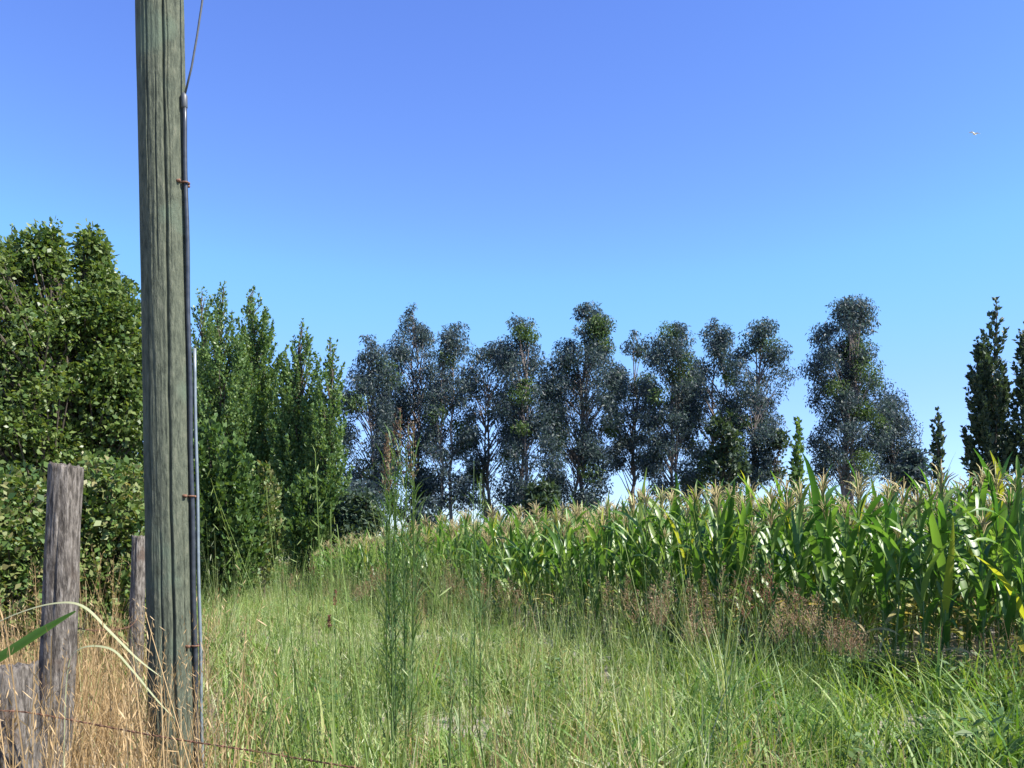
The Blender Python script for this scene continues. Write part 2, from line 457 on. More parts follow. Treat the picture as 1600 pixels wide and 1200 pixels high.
# undergrowth beneath the row
for (Y, px, outl, lab) in [
    (70, 560, [(735, 545, 575), (780, 530, 595), (850, 530, 600)], 'dark low bush under the leftmost eucalyptus'),
    (72, 655, [(775, 648, 668), (800, 642, 685), (830, 640, 690)], 'small bush at the foot of the pointed eucalyptus'),
    (70, 845, [(748, 832, 860), (775, 818, 872), (805, 820, 870)], 'green bush on the corn skyline left of the broadest eucalyptus'),
    (71, 1138, [(640, 1118, 1142), (690, 1105, 1165), (740, 1100, 1165), (775, 1105, 1160)], 'leafy half-grown tree between the last two trees of the row'),
    (72, 1222, [(672, 1208, 1224), (700, 1200, 1240), (745, 1205, 1238)], 'dark shrub between the tree row and the lone eucalyptus'),
    (75, 1428, [(705, 1412, 1440), (735, 1405, 1445), (760, 1405, 1445)], 'low dark bush left of the tiny cypress')]:
    tree('bush', lab, 'bush', Y, outl, 'round', 26, 110, .36, M['euc_leaf'] if px < 700 or px > 1400 else M['dark_poplar_leaf'], M['bark'], px, .09, 1.0, 'bushes under the far trees', .8, 2)

pop = [
 (37, 16, [(350, 12, 20), (400, -5, 36), (480, -20, 50), (620, -30, 60), (850, -30, 60)], 60, 'poplar tip rising behind the broad tree at the left edge'),
 (36, 314, [(448, 310, 319), (490, 298, 335), (560, 285, 342), (700, 280, 350), (860, 285, 350)], 70, 'slender poplar half hidden behind the utility pole'),
 (34, 350, [(443, 343, 352), (480, 328, 366), (560, 312, 386), (700, 305, 400), (860, 312, 400)], 95, 'leafy poplar just right of the utility pole'),
 (36, 402, [(445, 391, 399), (485, 380, 418), (540, 368, 440), (650, 360, 452), (850, 368, 452)], 105, 'tallest and widest poplar right of the utility pole'),
 (34, 470, [(502, 466, 474), (540, 452, 490), (600, 440, 500), (700, 434, 503), (860, 440, 500)], 85, 'third poplar right of the utility pole with pale sunlit side'),
 (33, 515, [(525, 513, 521), (560, 504, 533), (620, 494, 534), (700, 488, 530), (850, 490, 532)], 60, 'shortest poplar next to the eucalyptus row'),
]
for (Y, tp, outl, nc, lab) in pop:
    outl = [(py, xl - 20 * sm(540, 720, py), xr + 20 * sm(540, 720, py)) for py, xl, xr in outl]
    tree('poplar_tree', lab, 'tree', Y, outl, 'up', int(nc * 2.5), 300, .118, M['poplar_leaf'], M['bark'], tp, .13, 1.0, 'poplars along the left field edge', .95)
for (Y, tp, outl, nc, lab) in [
    (82, 1552, [(463, 1552, 1557), (510, 1542, 1566), (560, 1522, 1575), (600, 1513, 1582), (680, 1506, 1590), (745, 1506, 1590)], 130, 'tall dark spire-shaped tree near the right edge'),
    (80, 1602, [(503, 1598, 1606), (560, 1584, 1620), (650, 1580, 1625), (745, 1580, 1622)], 80, 'dark spire-shaped tree cut by the right edge of the picture'),
    (78, 1465, [(640, 1463, 1467), (680, 1455, 1475), (760, 1455, 1475)], 40, 'tiny narrow cypress standing alone between the big trees at right'),
    (70, 1246, [(655, 1244, 1249), (700, 1238, 1256), (775, 1232, 1258)], 40, 'small pale spire-shaped tree left of the lone eucalyptus')]:
    tree('cypress_tree', lab, 'tree', Y, outl, 'up', nc, 110, .42, M['dark_poplar_leaf'] if tp != 1246 else M['poplar_leaf'], M['bark'], tp, .16, 1.6, 'dark spire trees on the right skyline', .95)

tree('broadleaf_tree', 'big leafy tree filling the left edge behind the fence', 'tree', 14.5,
     [(358, 66, 86), (378, 44, 92), (400, 5, 95), (440, -80, 98), (468, -110, 104), (520, -150, 130), (700, -160, 140), (800, -140, 120)], 'round', 190, 340, .09, M['broad_leaf'], M['bark'], 0, .11, .50, 'broad leafy trees left of the pole', .60, 2)
tree('broadleaf_tree', 'leafy tree with a ragged top right behind the utility pole', 'tree', 15.0,
     [(358, 137, 150), (390, 128, 160), (428, 128, 168), (438, 130, 194), (462, 122, 204), (500, 105, 232), (560, 95, 240), (800, 90, 245)], 'round', 165, 340, .09, M['broad_leaf'], M['bark'], 160, .10, .46, 'broad leafy trees left of the pole', .60, 2)

# bramble thicket along the fence, and the bushes at the foot of the poplars
for (Y, px, outl, lab, mt, lf, n) in [
    (9.6, 20, [(745, -20, 55), (800, -90, 95), (900, -110, 110), (1040, -120, 110)], 'bramble thicket behind the fence posts at the left edge', 'bramble_leaf', .085, 70),
    (10.4, 165, [(722, 130, 200), (780, 90, 235), (880, 85, 240), (1010, 90, 235)], 'bramble thicket between the tall fence post and the pole', 'bramble_leaf', .085, 70),
    (21, 345, [(660, 318, 340), (700, 300, 372), (760, 280, 405), (900, 280, 425)], 'light green bush right behind the utility pole', 'bush_leaf', .14, 90),
    (25, 405, [(735, 385, 425), (790, 370, 445), (890, 365, 450)], 'low tangled bush in front of the poplars', 'bramble_leaf', .14, 60),
    (31, 480, [(760, 460, 510), (800, 445, 530), (870, 440, 530)], 'dark bush at the foot of the poplars by the corn', 'bush_leaf', .17, 50),
    (31.5, 560, [(770, 545, 575), (810, 530, 590), (850, 525, 590)], 'dark bush where the corn meets the poplars', 'dark_poplar_leaf', .17, 36)]:
    tree('bramble_bush', lab, 'bush', Y, outl, 'up' if Y in (21, 25, 31) else 'round', n, 260, lf, M[mt], M['bark'], px, .03, .42 if Y < 12 else .75, 'thicket along the left side', .8, 3)

# ------------------------------------------------------------------ utility pole
PY = 5.25
def px_x(px, Y=PY): return (px - 800) / F * Y
pole_x = lambda z: px_x(266) - .02 * (z - CH)
base = Vector((pole_x(0), PY, gz(pole_x(0), PY)))
pole = tag(empty('utility_pole', base), 'tall green-grey wooden utility pole with a conduit up its side', 'utility pole')
cracks = [(R(a), ph, dp, z0, z1) for a, ph, dp, z0, z1 in [(-68, 1, .019, -1, 9), (-52, 3, .010, 3.3, 4.9), (-98, 5, .010, 0, 1.5), (-118, 7, .010, 1.9, 3.0), (-44, 9, .008, .4, 1.9), (-84, 6, .008, 3.2, 4.2), (-105, 12, .008, 3.6, 5.2), (20, 2, .012, 0, 8), (100, 8, .012, 0, 7), (170, 11, .012, 1, 8)]]
NS, NZ, TOP = 260, 260, 8.6
V, Fc = [], []
for j in range(NZ + 1):
    z = -.3 + (TOP + .3) * j / NZ
    for i in range(NS):
        a = 2 * math.pi * i / NS
        r = .137 - .0012 * z
        r += .0065 * mnoise.noise((math.cos(a) * 1.5, math.sin(a) * 1.5, z * .5)) + .0035 * mnoise.noise((math.cos(a) * 9, math.sin(a) * 9, z * 1.6)) + .0016 * mnoise.noise((math.cos(a) * 24, math.sin(a) * 24, z * 4))
        for (ca, ph, dp, z0, z1) in cracks:
            if z0 - .3 < z < z1 + .3:
                c = ca + .22 * mnoise.noise((ph * 3.3, 0, z * .5)) + .06 * mnoise.noise((ph, 1, z * 3))
                d = (a - c + math.pi) % (2 * math.pi) - math.pi
                r -= dp * math.exp(-(d / (dp * 2.8)) ** 2) * sm(z0 - .3, z0 + .2, z) * sm(z1 + .3, z1 - .2, z)
        V.append((r * math.cos(a) - .02 * z, r * math.sin(a), z))
for j in range(NZ):
    for i in range(NS):
        Fc.append((j * NS + i, j * NS + (i + 1) % NS, (j + 1) * NS + (i + 1) % NS, (j + 1) * NS + i))
Fc.append(tuple(NZ * NS + i for i in range(NS)))
obj('shaft', mesh_from('shaft', V, Fc, M['pole']), pole)
ca = R(-14)
def pz(py): return CH + (HOR - py) / F * PY - base.z
def cpos(z, off=.150): return Vector((off * math.cos(ca) - .02 * z, off * math.sin(ca), z))
mb = MB()
zt = pz(158)
mb.tube([cpos(-.15 + (zt + .15) * i / 30, .150 + .003 * math.sin(i * 1.1)) for i in range(31)], .0135, 14)
cond = obj('conduit', mb.mesh('conduit', M['conduit']), pole)
mb = MB()
mb.tube([cpos(zt - .06), cpos(zt - .055), cpos(zt + .012), cpos(zt + .03)], [.015, .019, .019, .010], 14)
obj('end_cap', mb.mesh('end_cap', M['cable']), cond)
# added pale rod, shaped as the bright lit right rim of the conduit
mb = MB(); a2 = R(-4)
def c2(z, off=.168): return Vector((off * math.cos(a2) - .02 * z, off * math.sin(a2), z))
z2 = pz(545)
mb.tube([c2(-.15 + (z2 + .15) * i / 20, .168 + .002 * math.sin(i)) for i in range(21)], .0098, 10)
obj('lit_rim_rod', mb.mesh('lit_rim_rod', metal_mat('lit_rim_metal', (.15, .18, .20), (.21, .245, .265), .5, .4)), pole)
for py in (290, 776, 1008):
    z = pz(py); mb = MB()
    rr = .020
    cc = cpos(z)
    arc = [cc + Vector((rr * math.cos(t), rr * math.sin(t), 0)) for t in [ca + R(-130 + 260 * k / 12) for k in range(13)]]
    mb.tube(arc, .0055, 6)
    for sgn in (-1, 1):
        tq = cc + Vector((-math.sin(ca), math.cos(ca), 0)) * sgn * .045 - Vector((math.cos(ca), math.sin(ca), 0)) * .018
        mb.tube([tq - Vector((math.cos(ca), math.sin(ca), 0)) * .02, tq + Vector((math.cos(ca), math.sin(ca), 0)) * .012], .009, 6)
        mb.tube([cc + Vector((-math.sin(ca), math.cos(ca), 0)) * sgn * .02 - Vector((math.cos(ca), math.sin(ca), 0)) * .02, tq], .006, 5)
    obj('clamp', mb.mesh('clamp', M['rust']), pole)
mb = MB()
pts = []
for i in range(25):
    t = i / 24
    z = zt + (8.3 - zt) * t
    bow = .30 * math.sin(math.pi * t) ** .8 if 0 < t < 1 else 0
    pts.append(cpos(z, .150 - .005 * t) + Vector((bow * .9, -.25 * bow, 0)))
mb.tube(pts, .0062, 8)
obj('cable', mb.mesh('cable', M['cable']), pole)

# ------------------------------------------------------------------ fence posts and wire
def fence_post(px_top, py_top, px_low, py_low, Y, w, label, slant, seed, sq=.55):
    T = at(px_top, py_top, Y); Lw = at(px_low, py_low, Y)
    sl = (T.x - Lw.x) / (T.z - Lw.z)
    g0 = gz(Lw.x, Y)
    b = Vector((T.x - sl * (T.z - g0), Y, g0))
    root = tag(empty('fence_post', b), label, 'fence post', 'old wooden fence posts on the left')
    H = T.z - g0
    NS, NZ = 72, 90
    V, Fc = [], []
    def prof(a, z):
        e = 2 / (1 + sq)
        c, s_ = math.cos(a), math.sin(a)
        r = (abs(c) ** (e * 1.6) + abs(s_) ** (e * 1.6)) ** (-1 / (e * 1.6)) * w / 2
        r *= 1 + .13 * mnoise.noise((c * 1.2 + seed, s_ * 1.2, z * 1.5)) + .07 * mnoise.noise((c * 6 + seed, s_ * 6, z * 2.2)) + .04 * mnoise.noise((c * 14, s_ * 14 + seed, z * 5))
        for k in range(6):
            ca_ = R(-170 + k * 52 + seed * 31) + .3 * mnoise.noise((k * 7.7, seed, z * 1.1))
            d = (a - ca_ + math.pi) % (2 * math.pi) - math.pi
            r -= w * .075 * math.exp(-(d / .06) ** 2) * (.4 + .6 * abs(mnoise.noise((k, seed, z * 1.7))))
        return r
    for j in range(NZ + 1):
        t = j / NZ
        for i in range(NS):
            a = 2 * math.pi * i / NS
            z0 = -.3 + (H + .3) * t
            r = prof(a, z0) * (1.12 - .12 * t)
            x, y = r * math.cos(a), r * math.sin(a)
            z = z0 + (slant * x / (w / 2) + .035 * mnoise.noise((x * 34, y * 34, seed))) * sm(.9, 1, t)
            V.append((x + sl * z0, y, z))
    for j in range(NZ):
        for i in range(NS):
            Fc.append((j * NS + i, j * NS + (i + 1) % NS, (j + 1) * NS + (i + 1) % NS, (j + 1) * NS + i))
    # rough end grain
    ring = [NZ * NS + i for i in range(NS)]
    prev = ring
    for k, f in enumerate((.75, .45, .15)):
        n0 = len(V); c = Vector((sl * H, 0, H))
        for i in range(NS):
            p = Vector(V[ring[i]]); q = c + (p - c) * f
            q.z = H + slant * (q.x - c.x) / (w / 2) + .03 * mnoise.noise((q.x * 34, q.y * 34, seed))
            V.append(tuple(q))
        cur = list(range(n0, n0 + NS))
        for i in range(NS): Fc.append((prev[i], prev[(i + 1) % NS], cur[(i + 1) % NS], cur[i]))
        prev = cur
    Fc.append(tuple(prev))
    obj('shaft', mesh_from('shaft', V, Fc, M['post']), root)
    return root
fence_post(104, 728, 91, 1000, 4.8, .168, 'tall weathered grey fence post with a rough flat top', -.012, 3)
fence_post(20, 1042, 24, 1180, 3.75, .185, 'short broken fence post stub at the bottom left corner', .004, 8, .7)
fence_post(217, 838, 213, 1000, 8.3, .12, 'far fence post half hidden behind the utility pole', 0, 14)

def barbed(pts, label, r=.0026, step=.13):
    pts = [Vector(p) for p in pts]
    b = pts[0]
    # resample (Catmull-Rom)
    out = []
    for i in range(len(pts) - 1):
        p0, p1, p2, p3 = pts[max(i - 1, 0)], pts[i], pts[i + 1], pts[min(i + 2, len(pts) - 1)]
        for k in range(40):
            t = k / 40
            out.append(.5 * ((2 * p1) + (-p0 + p2) * t + (2 * p0 - 5 * p1 + 4 * p2 - p3) * t * t + (-p0 + 3 * p1 - 3 * p2 + p3) * t ** 3))
    out.append(pts[-1])
    root = tag(empty('barbed_wire', b), label, 'wire', 'rusty barbed wire of the fence')
    acc, dist = 0, 0
    for ph in (0, math.pi):
        mb = MB(); q = []
        dist = 0
        for i, p in enumerate(out):
            if i: dist += (p - out[i - 1]).length
            a = dist * 90 + ph
            q.append(p - b + Vector((0, math.cos(a), math.sin(a))) * r * .9)
        mb.tube(q, r * .75, 5)
        obj('strand', mb.mesh('strand', M['rust']), root)
    dist, nxt = 0, .05
    for i in range(1, len(out)):
        dist += (out[i] - out[i - 1]).length
        if dist > nxt:
            nxt += step
            d = (out[i] - out[i - 1]).normalized(); p = out[i] - b
            mb = MB()
            for s in (-1, 1):
                ax = Vector((rng.normal(), rng.normal(), rng.normal())).cross(d).normalized()
                mb.tube([p - ax * .018 + d * s * .004, p + d * s * .004, p + ax * .018 + d * s * .004], [.0006, .0019, .0006], 4)
            mb.tube([p - d * .009, p + d * .009], r * 1.7, 6)
            obj('barb', mb.mesh('barb', M['rust']), root)
barbed([at(-120, 1100, 3.45), at(0, 1110, 3.62), at(62, 1116, 3.62), at(245, 1150, 3.55), at(400, 1174, 3.45), at(560, 1200, 3.3), at(760, 1225, 3.1)], 'rusty barbed wire sagging from the short post across the bottom')
barbed([at(84, 975, 4.92), at(150, 985, 6.0), at(200, 980, 7.6), at(216, 965, 8.2)], 'thin rusty wire running back from the tall post behind the pole')

# ------------------------------------------------------------------ corn
def edge_x(y):
    return float(np.interp(y, [9.0, 9.7, 11, 13, 14.5, 16, 19, 22, 30, 38, 46, 55, 80], [5.45, 5.1, 3.95, 2.25, 1.05, 0, -1.6, -3.1, -6.6, -10.2, -13.8, -18, -29]))

def corn_leaf_mb(L, W, a0, bend, tw, seed, nseg=8, mbx=None, m=0, base=(0, 0, 0), rz=0):
    mb = mbx or MB()
    pts, wd = [], []
    x = z = 0.0
    cz, sz = math.cos(rz), math.sin(rz)
    V, Fc = [], []
    r_ = random.Random(seed)
    ph = r_.uniform(0, 6)
    for i in range(nseg + 1):
        t = i / nseg
        a = a0 + bend * t ** 1.6
        if i: x += math.sin(a) * L / nseg; z += math.cos(a) * L / nseg
        w = W * min(1, .45 + t * 3.2) * max(0.02, (1 - t ** 2.2)) ** .75
        nxv, nzv = -math.cos(a), math.sin(a)     # leaf upper-side normal
        yy = .06 * L * math.sin(t * 2.5 + ph) * t
        roll = tw * t
        for s in (-1, 0, 1):
            lift = (.28 * abs(s) + .12 * math.sin(t * 17 + ph + s * 1.5) * abs(s)) * w * .5
            sy = s * w * .5 * math.cos(roll); up = s * w * .5 * math.sin(roll) + lift
            lx, ly, lz = x + nxv * up, yy + sy, z + nzv * up
            V.append((base[0] + lx * cz - ly * sz, base[1] + lx * sz + ly * cz, base[2] + lz))
    for i in range(nseg):
        b = i * 3
        Fc += [(b, b + 1, b + 4, b + 3), (b + 1, b + 2, b + 5, b + 4)]
    mb.add(V, Fc, m)
    return mb
leafspec = []
for k in range(10):
    r_ = random.Random(k)
    leafspec.append((r_.uniform(.62, .95), r_.uniform(.062, .088), R(r_.uniform(10, 28)), R(r_.uniform(25, 105)), r_.uniform(-1.0, 1.0)))
leaf_me = [corn_leaf_mb(*sp, k).mesh('corn_leaf', M['corn_leaf']) for k, sp in enumerate(leafspec)]
dry_me = [corn_leaf_mb(L * .85, W * .7, a0 + .6, b + .7, tw * 1.8, 50 + k).mesh('dry_corn_leaf', M['corn_dry']) for k, (L, W, a0, b, tw) in enumerate(leafspec[:4])]
yel_me = [corn_leaf_mb(L, W, a0, b * .7, tw, 70 + k).mesh('yellow_corn_leaf', M['corn_yellow']) for k, (L, W, a0, b, tw) in enumerate(leafspec[:3])]
def tassel_mb(seed, mb=None, base=(0, 0, 0), m=0, k=4):
    mb = mb or MB(); r_ = random.Random(seed); B = Vector(base)
    mb.tube([B, B + Vector((0, 0, .16)), B + Vector((.01, 0, .40))], [.006, .009, .004], k, m)
    for i in range(13):
        a = i * 2.4 + r_.random(); z = .05 + .012 * i; s = r_.uniform(.15, .24); sp = r_.uniform(.35, .8)
        d = Vector((math.cos(a), math.sin(a), 0))
        mb.tube([B + Vector((0, 0, z)), B + d * s * sp * .6 + Vector((0, 0, z + s * .65)), B + d * s * sp * 1.25 + Vector((0, 0, z + s * .85))], [.005, .008, .003], 3, m, False)
    return mb
tas_me = [tassel_mb(k).mesh('tassel', M['tassel']) for k in range(4)]
def stalk_mb(H, mb=None, m=0, k=6):
    mb = mb or MB()
    n = 8
    mb.tube([(0.01 * math.sin(i * 2.1), .01 * math.cos(i * 1.7), -.06 + (H + .06) * i / n) for i in range(n + 1)], [.014 - .009 * i / n for i in range(n + 1)], k, m, False)
    return mb
stalk_me = [stalk_mb(2.0).mesh('stalk', M['corn_stalk'])]
mb = MB()
mb.tube([(0, 0, 0), (.02, 0, .05), (.05, 0, .13), (.075, 0, .21), (.085, 0, .25)], [.012, .024, .027, .018, .006], 8)
ear_me = mb.mesh('ear', M['corn_stalk'])

def corn_spots():
    out = []
    y0 = 9.3
    for k in range(0, 75):
        y = y0 + rng.random() * .2
        while y < 70:
            x = edge_x(y) + .1 + .72 * k
            if x < .571 * y + (2.5 if y < 30 else 6) and x > -.571 * y - 4:
                out.append((x + rng.normal() * .05, y + rng.normal() * .04, k))
            y += (.21 if y < 32 else .30) * rng.uniform(.8, 1.2)
    return out
spots = corn_spots()
def vis(s):   # plants that show largest: near and close to the open edge
    x, y, k = s
    front = min(k, max(0, (y - 9.3) / .6)) if y < 14 else k
    inside = abs(x / y) < .58
    return y * (1 + .16 * front) + (0 if inside else 60)
spots.sort(key=vis)
near, rest = spots[:300], spots[300:]
CG = 'corn plants along the near edge of the field'
def hs_(x, y):
    return float(np.interp(x, [-14, -10, -6.5, -3, 0, 2, 3.5], [.44, .51, .69, .79, .86, .91, .955]))
def corn_plant(x, y, k, i):
    H = 2.12 * rng.uniform(.80, 1.09) * hs_(x, y)
    rz = rng.uniform(0, 2 * math.pi)
    s = H / 2.0
    root = empty('corn_plant', (x, y, gz(x, y)), 0)
    root.rotation_euler = (rng.normal() * .03, rng.normal() * .03, rz)
    root.scale = (s, s, s)
    obj('stalk', stalk_me[0], root)
    n = 11 if y < 16 else 10
    for j in range(n):
        z = .28 + (1.97 - .28) * (j / (n - 1)) ** .95
        a = (j % 2) * math.pi + rng.normal() * .35
        q = j / (n - 1)
        rr = rng.random()
        if q < .22 and rr < .6: me, nm = dry_me[rng.integers(4)], 'dry_leaf'
        elif rr < .035: me, nm = yel_me[rng.integers(3)], 'leaf'
        else: me, nm = leaf_me[rng.integers(10)], 'leaf'
        sc = (.72 + .5 * math.sin(math.pi * (q * .8 + .12))) * rng.uniform(.85, 1.12)
        if q > .85: sc *= .75
        obj(nm, me, root, (0.004, 0, z), (0, R(-14) * q if q > .7 else 0, a), (sc, sc, sc))
    obj('tassel', tas_me[rng.integers(4)], root, (0, 0, 1.99), (0, 0, rng.uniform(0, 6)), (.9, .9, rng.uniform(.8, 1.15)))
    if rng.random() < .7:
        obj('ear', ear_me, root, (.008, 0, rng.uniform(.85, 1.1)), (0, R(8), rng.uniform(0, 6)))
    return root
for i, (x, y, k) in enumerate(near):
    r0 = corn_plant(x, y, k, i)
    px = 800 + F * x / y
    if k == 0 and y > 24: lab = 'tasselled corn plant in the outermost row toward the far poplars'
    elif k <= 1 and 10.6 <= y < 15: lab = 'corn plant in the outer rows between the yellow leaf and the red-headed weeds'
    elif k <= 1 and 15 <= y < 20: lab = 'outer-row corn plant behind the tan branching weeds'
    elif y < 10.6: lab = 'tall corn plant with broad glossy leaves at the near right end of the field'
    elif y < 15: lab = 'tall corn plant in the near right block behind the first plants'
    elif y < 20: lab = 'corn plant in the stretch behind the reddish-brown weeds'
    else: lab = 'corn plant with tan tassel in the middle of the field edge'
    tag(r0, lab, 'corn plant', CG)
# one plant with a large yellow leaf beside the right edge of the picture
r0 = corn_plant(5.40, 9.15, 0, 0)
tag(r0, 'corn plant holding out a large bright yellow leaf at the right edge', 'corn plant', CG)
obj('yellow_leaf', yel_me[0], r0, (0, 0, 1.10), (0, R(15), R(215) - r0.rotation_euler.z), (1.0, 1.7, 1.0))

# ---- geometry-node scatter for what cannot be counted
def scatter(name, protos, pts, rot, scl, pid, label=None, cat=None):
    pc = bpy.data.collections.new(name + '_kinds')
    for i, me in enumerate(protos):
        o = bpy.data.objects.new('%s_kind_%02d' % (name, i), me); pc.objects.link(o)
    me = bpy.data.meshes.new(name)
    n = len(pts)
    me.vertices.add(n); me.vertices.foreach_set('co', np.asarray(pts, np.float32).ravel())
    a = me.attributes.new('rot', 'FLOAT_VECTOR', 'POINT'); a.data.foreach_set('vector', np.asarray(rot, np.float32).ravel())
    a = me.attributes.new('scl', 'FLOAT_VECTOR', 'POINT'); a.data.foreach_set('vector', np.asarray(scl, np.float32).ravel())
    a = me.attributes.new('pid', 'INT', 'POINT'); a.data.foreach_set('value', np.asarray(pid, np.int32))
    me.update()
    ng = bpy.data.node_groups.new(name + '_nodes', 'GeometryNodeTree')
    ng.interface.new_socket('Geometry', in_out='INPUT', socket_type='NodeSocketGeometry')
    ng.interface.new_socket('Geometry', in_out='OUTPUT', socket_type='NodeSocketGeometry')
    N, Lk = ng.nodes, ng.links
    gi, go = N.new('NodeGroupInput'), N.new('NodeGroupOutput')
    ip = N.new('GeometryNodeInstanceOnPoints'); ci = N.new('GeometryNodeCollectionInfo')
    ci.inputs['Collection'].default_value = pc; ci.inputs['Separate Children'].default_value = True; ci.inputs['Reset Children'].default_value = True
    def na(nm, dt):
        q = N.new('GeometryNodeInputNamedAttribute'); q.data_type = dt; q.inputs['Name'].default_value = nm; return q.outputs['Attribute']
    er = N.new('FunctionNodeEulerToRotation'); Lk.new(na('rot', 'FLOAT_VECTOR'), er.inputs[0])
    Lk.new(gi.outputs[0], ip.inputs['Points']); Lk.new(ci.outputs[0], ip.inputs['Instance'])
    ip.inputs['Pick Instance'].default_value = True
    Lk.new(na('pid', 'INT'), ip.inputs['Instance Index']); Lk.new(er.outputs[0], ip.inputs['Rotation']); Lk.new(na('scl', 'FLOAT_VECTOR'), ip.inputs['Scale'])
    Lk.new(ip.outputs[0], go.inputs[0])
    o = obj(name, me)
    md = o.modifiers.new('scatter', 'NODES'); md.node_group = ng
    tag(o, label, cat, None, 'stuff')
    return o

protos = []
for v in range(6):
    mb = stalk_mb(2.0, None, 1, 4); r_ = random.Random(900 + v)
    for j in range(10):
        q = j / 9
        L, W, a0, b, tw = leafspec[r_.randrange(10)]
        sc = (.72 + .5 * math.sin(math.pi * (q * .8 + .12))) * (.75 if q > .85 else 1)
        corn_leaf_mb(L * sc, W * sc, a0, b, tw, r_.randrange(999), 6, mb, 3 if q < .2 and r_.random() < .6 else 0, (0, 0, .28 + 1.69 * q), (j % 2) * math.pi + r_.gauss(0, .35))
    tassel_mb(v, mb, (0, 0, 1.99), 2, 3)
    protos.append(mb.mesh('corn_kind', [M['corn_leaf_far'], M['corn_stalk'], M['tassel_far'], M['corn_dry']]))
n = len(rest)
sc = 1.06 * rng.uniform(.80, 1.09, n) * np.array([hs_(s[0], s[1]) for s in rest])
scatter('corn_rows', protos, [(x, y, gz(x, y)) for x, y, k in rest], np.stack([rng.normal(size=n) * .03, rng.normal(size=n) * .03, rng.uniform(0, 6.28, n)], 1),
        np.stack([sc, sc, sc], 1), rng.integers(0, 6, n), 'dense green corn with tan tassels filling the field behind the edge', 'corn')

# ------------------------------------------------------------------ grass
def tuft(seed, n, h, spread, w, bend, mat, seeds=0, flat=.0):
    r_ = random.Random(seed); mb = MB()
    for i in range(n):
        a = r_.uniform(0, 6.28); rr = spread * math.sqrt(r_.random())
        p = Vector((rr * math.cos(a), rr * math.sin(a), -.03))
        a2 = r_.uniform(0, 6.28); d = Vector((math.cos(a2), math.sin(a2), 0))
        H = h * r_.uniform(.45, 1.15); bd = bend * r_.uniform(.3, 1.5)
        pts, wd = [], []
        for k in range(5):
            t = k / 4
            pts.append(p + d * (bd * H * t ** 1.9) + Vector((0, 0, H * (t - .28 * bd * t ** 2.5))))
            wd.append(w * r_.uniform(.9, 1.1) * (1 - t ** 1.8) + .0008)
        mb.blade(pts, wd, d.cross(Vector((0, 0, 1))) + Vector((r_.gauss(0, .4), r_.gauss(0, .4), 0)))
    for i in range(seeds):
        a = r_.uniform(0, 6.28); d = Vector((math.cos(a), math.sin(a), 0)); H = h * r_.uniform(1.15, 1.7)
        p = Vector((spread * r_.uniform(-.6, .6), spread * r_.uniform(-.6, .6), -.03))
        top = p + d * H * .16 + Vector((0, 0, H))
        mb.blade([p, p + d * H * .04 + Vector((0, 0, H * .5)), top], [.0035, .003, .002], d.cross(Vector((0, 0, 1))))
        for q in range(7):
            t = q / 6; b = p.lerp(top, .80 + .2 * t) + d * .01
            e = b + Vector((r_.gauss(0, .012), r_.gauss(0, .012), .020))
            mb.blade([b, b.lerp(e, .5), e], [.0015, .0036, .001], Vector((r_.gauss(0, 1), r_.gauss(0, 1), 0)))
    return mb.mesh('grass_kind', mat, False)

def patch(x, y, s=.33, o=0.0):
    return mnoise.noise((x * s + o, y * s - o, o * 1.7)) + .5 * mnoise.noise((x * s * 2.3, y * s * 2.3, o + 4))

GREEN = [tuft(100 + i, 16, .38, .12, .018, .75, M['grass_green']) for i in range(5)]
LUSH = [tuft(130 + i, 22, .32, .14, .016, .85, M['grass_green'], 1) for i in range(4)]
PALE = [tuft(160 + i, 16, .44, .13, .013, .75, M['grass_pale'], 4) for i in range(5)]
DRY = [tuft(190 + i, 26, .62, .13, .0048, .42, M['grass_dry'], 5) for i in range(5)]
WIDE = [tuft(220 + i, 9, .55, .07, .022, .9, M['grass_green']) for i in range(4)]
TALLP = [tuft(250 + i, 10, .85, .08, .007, .42, M['grass_pale'], 4) for i in range(3)]
BROWN = [tuft(280 + i, 14, .40, .14, .008, .9, M['weed_brown'], 3) for i in range(3)]
def herb(seed, n, h, mat):
    r_ = random.Random(seed); mb = MB()
    for st in range(4):
        a = r_.uniform(0, 6.28); d0 = Vector((math.cos(a), math.sin(a), 0)) * r_.uniform(.05, .3)
        H = h * r_.uniform(.6, 1.1); b0 = d0 * .15 * H; top = b0 + d0 * H + Vector((0, 0, H))
        mb.blade([b0 - Vector((0, 0, .03)), b0.lerp(top, .5), top], [.006, .005, .003], Vector((1, .3, 0)))
        for i in range(n):
            t = .15 + .85 * i / n; b = b0.lerp(top, t); a2 = i * 2.4 + st; d = Vector((math.cos(a2), math.sin(a2), r_.uniform(.0, .7))).normalized()
            l_ = r_.uniform(.05, .11) * (1.2 - .5 * t)
            mb.blade([b, b + d * l_ * .45, b + d * l_], [.004, l_ * .42, .003], d.cross(Vector((0, 0, 1))) + Vector((0, 0, r_.gauss(0, .3))))
    return mb.mesh('herb_kind', mat, False)
HERB = [herb(310 + i, 11, .42, M['weed_green']) for i in range(4)]
kinds = HERB + GREEN + LUSH + PALE + DRY + WIDE + TALLP + BROWN
K = {}
i0 = 0
for nm, lst in (('H', HERB), ('G', GREEN), ('L', LUSH), ('P', PALE), ('D', DRY), ('W', WIDE), ('T', TALLP), ('B', BROWN)):
    K[nm] = (i0, len(lst)); i0 += len(lst)
sets = {'meadow_grass': [], 'dry_grass': [], 'tall_grass': []}
def put(setname, kd, x, y, s, sz=1.0):
    a, n = K[kd]
    sets[setname].append((x, y, gz(x, y), rng.normal() * .12, rng.normal() * .12, rng.uniform(0, 6.28), s, s, s * sz, a + rng.integers(n)))
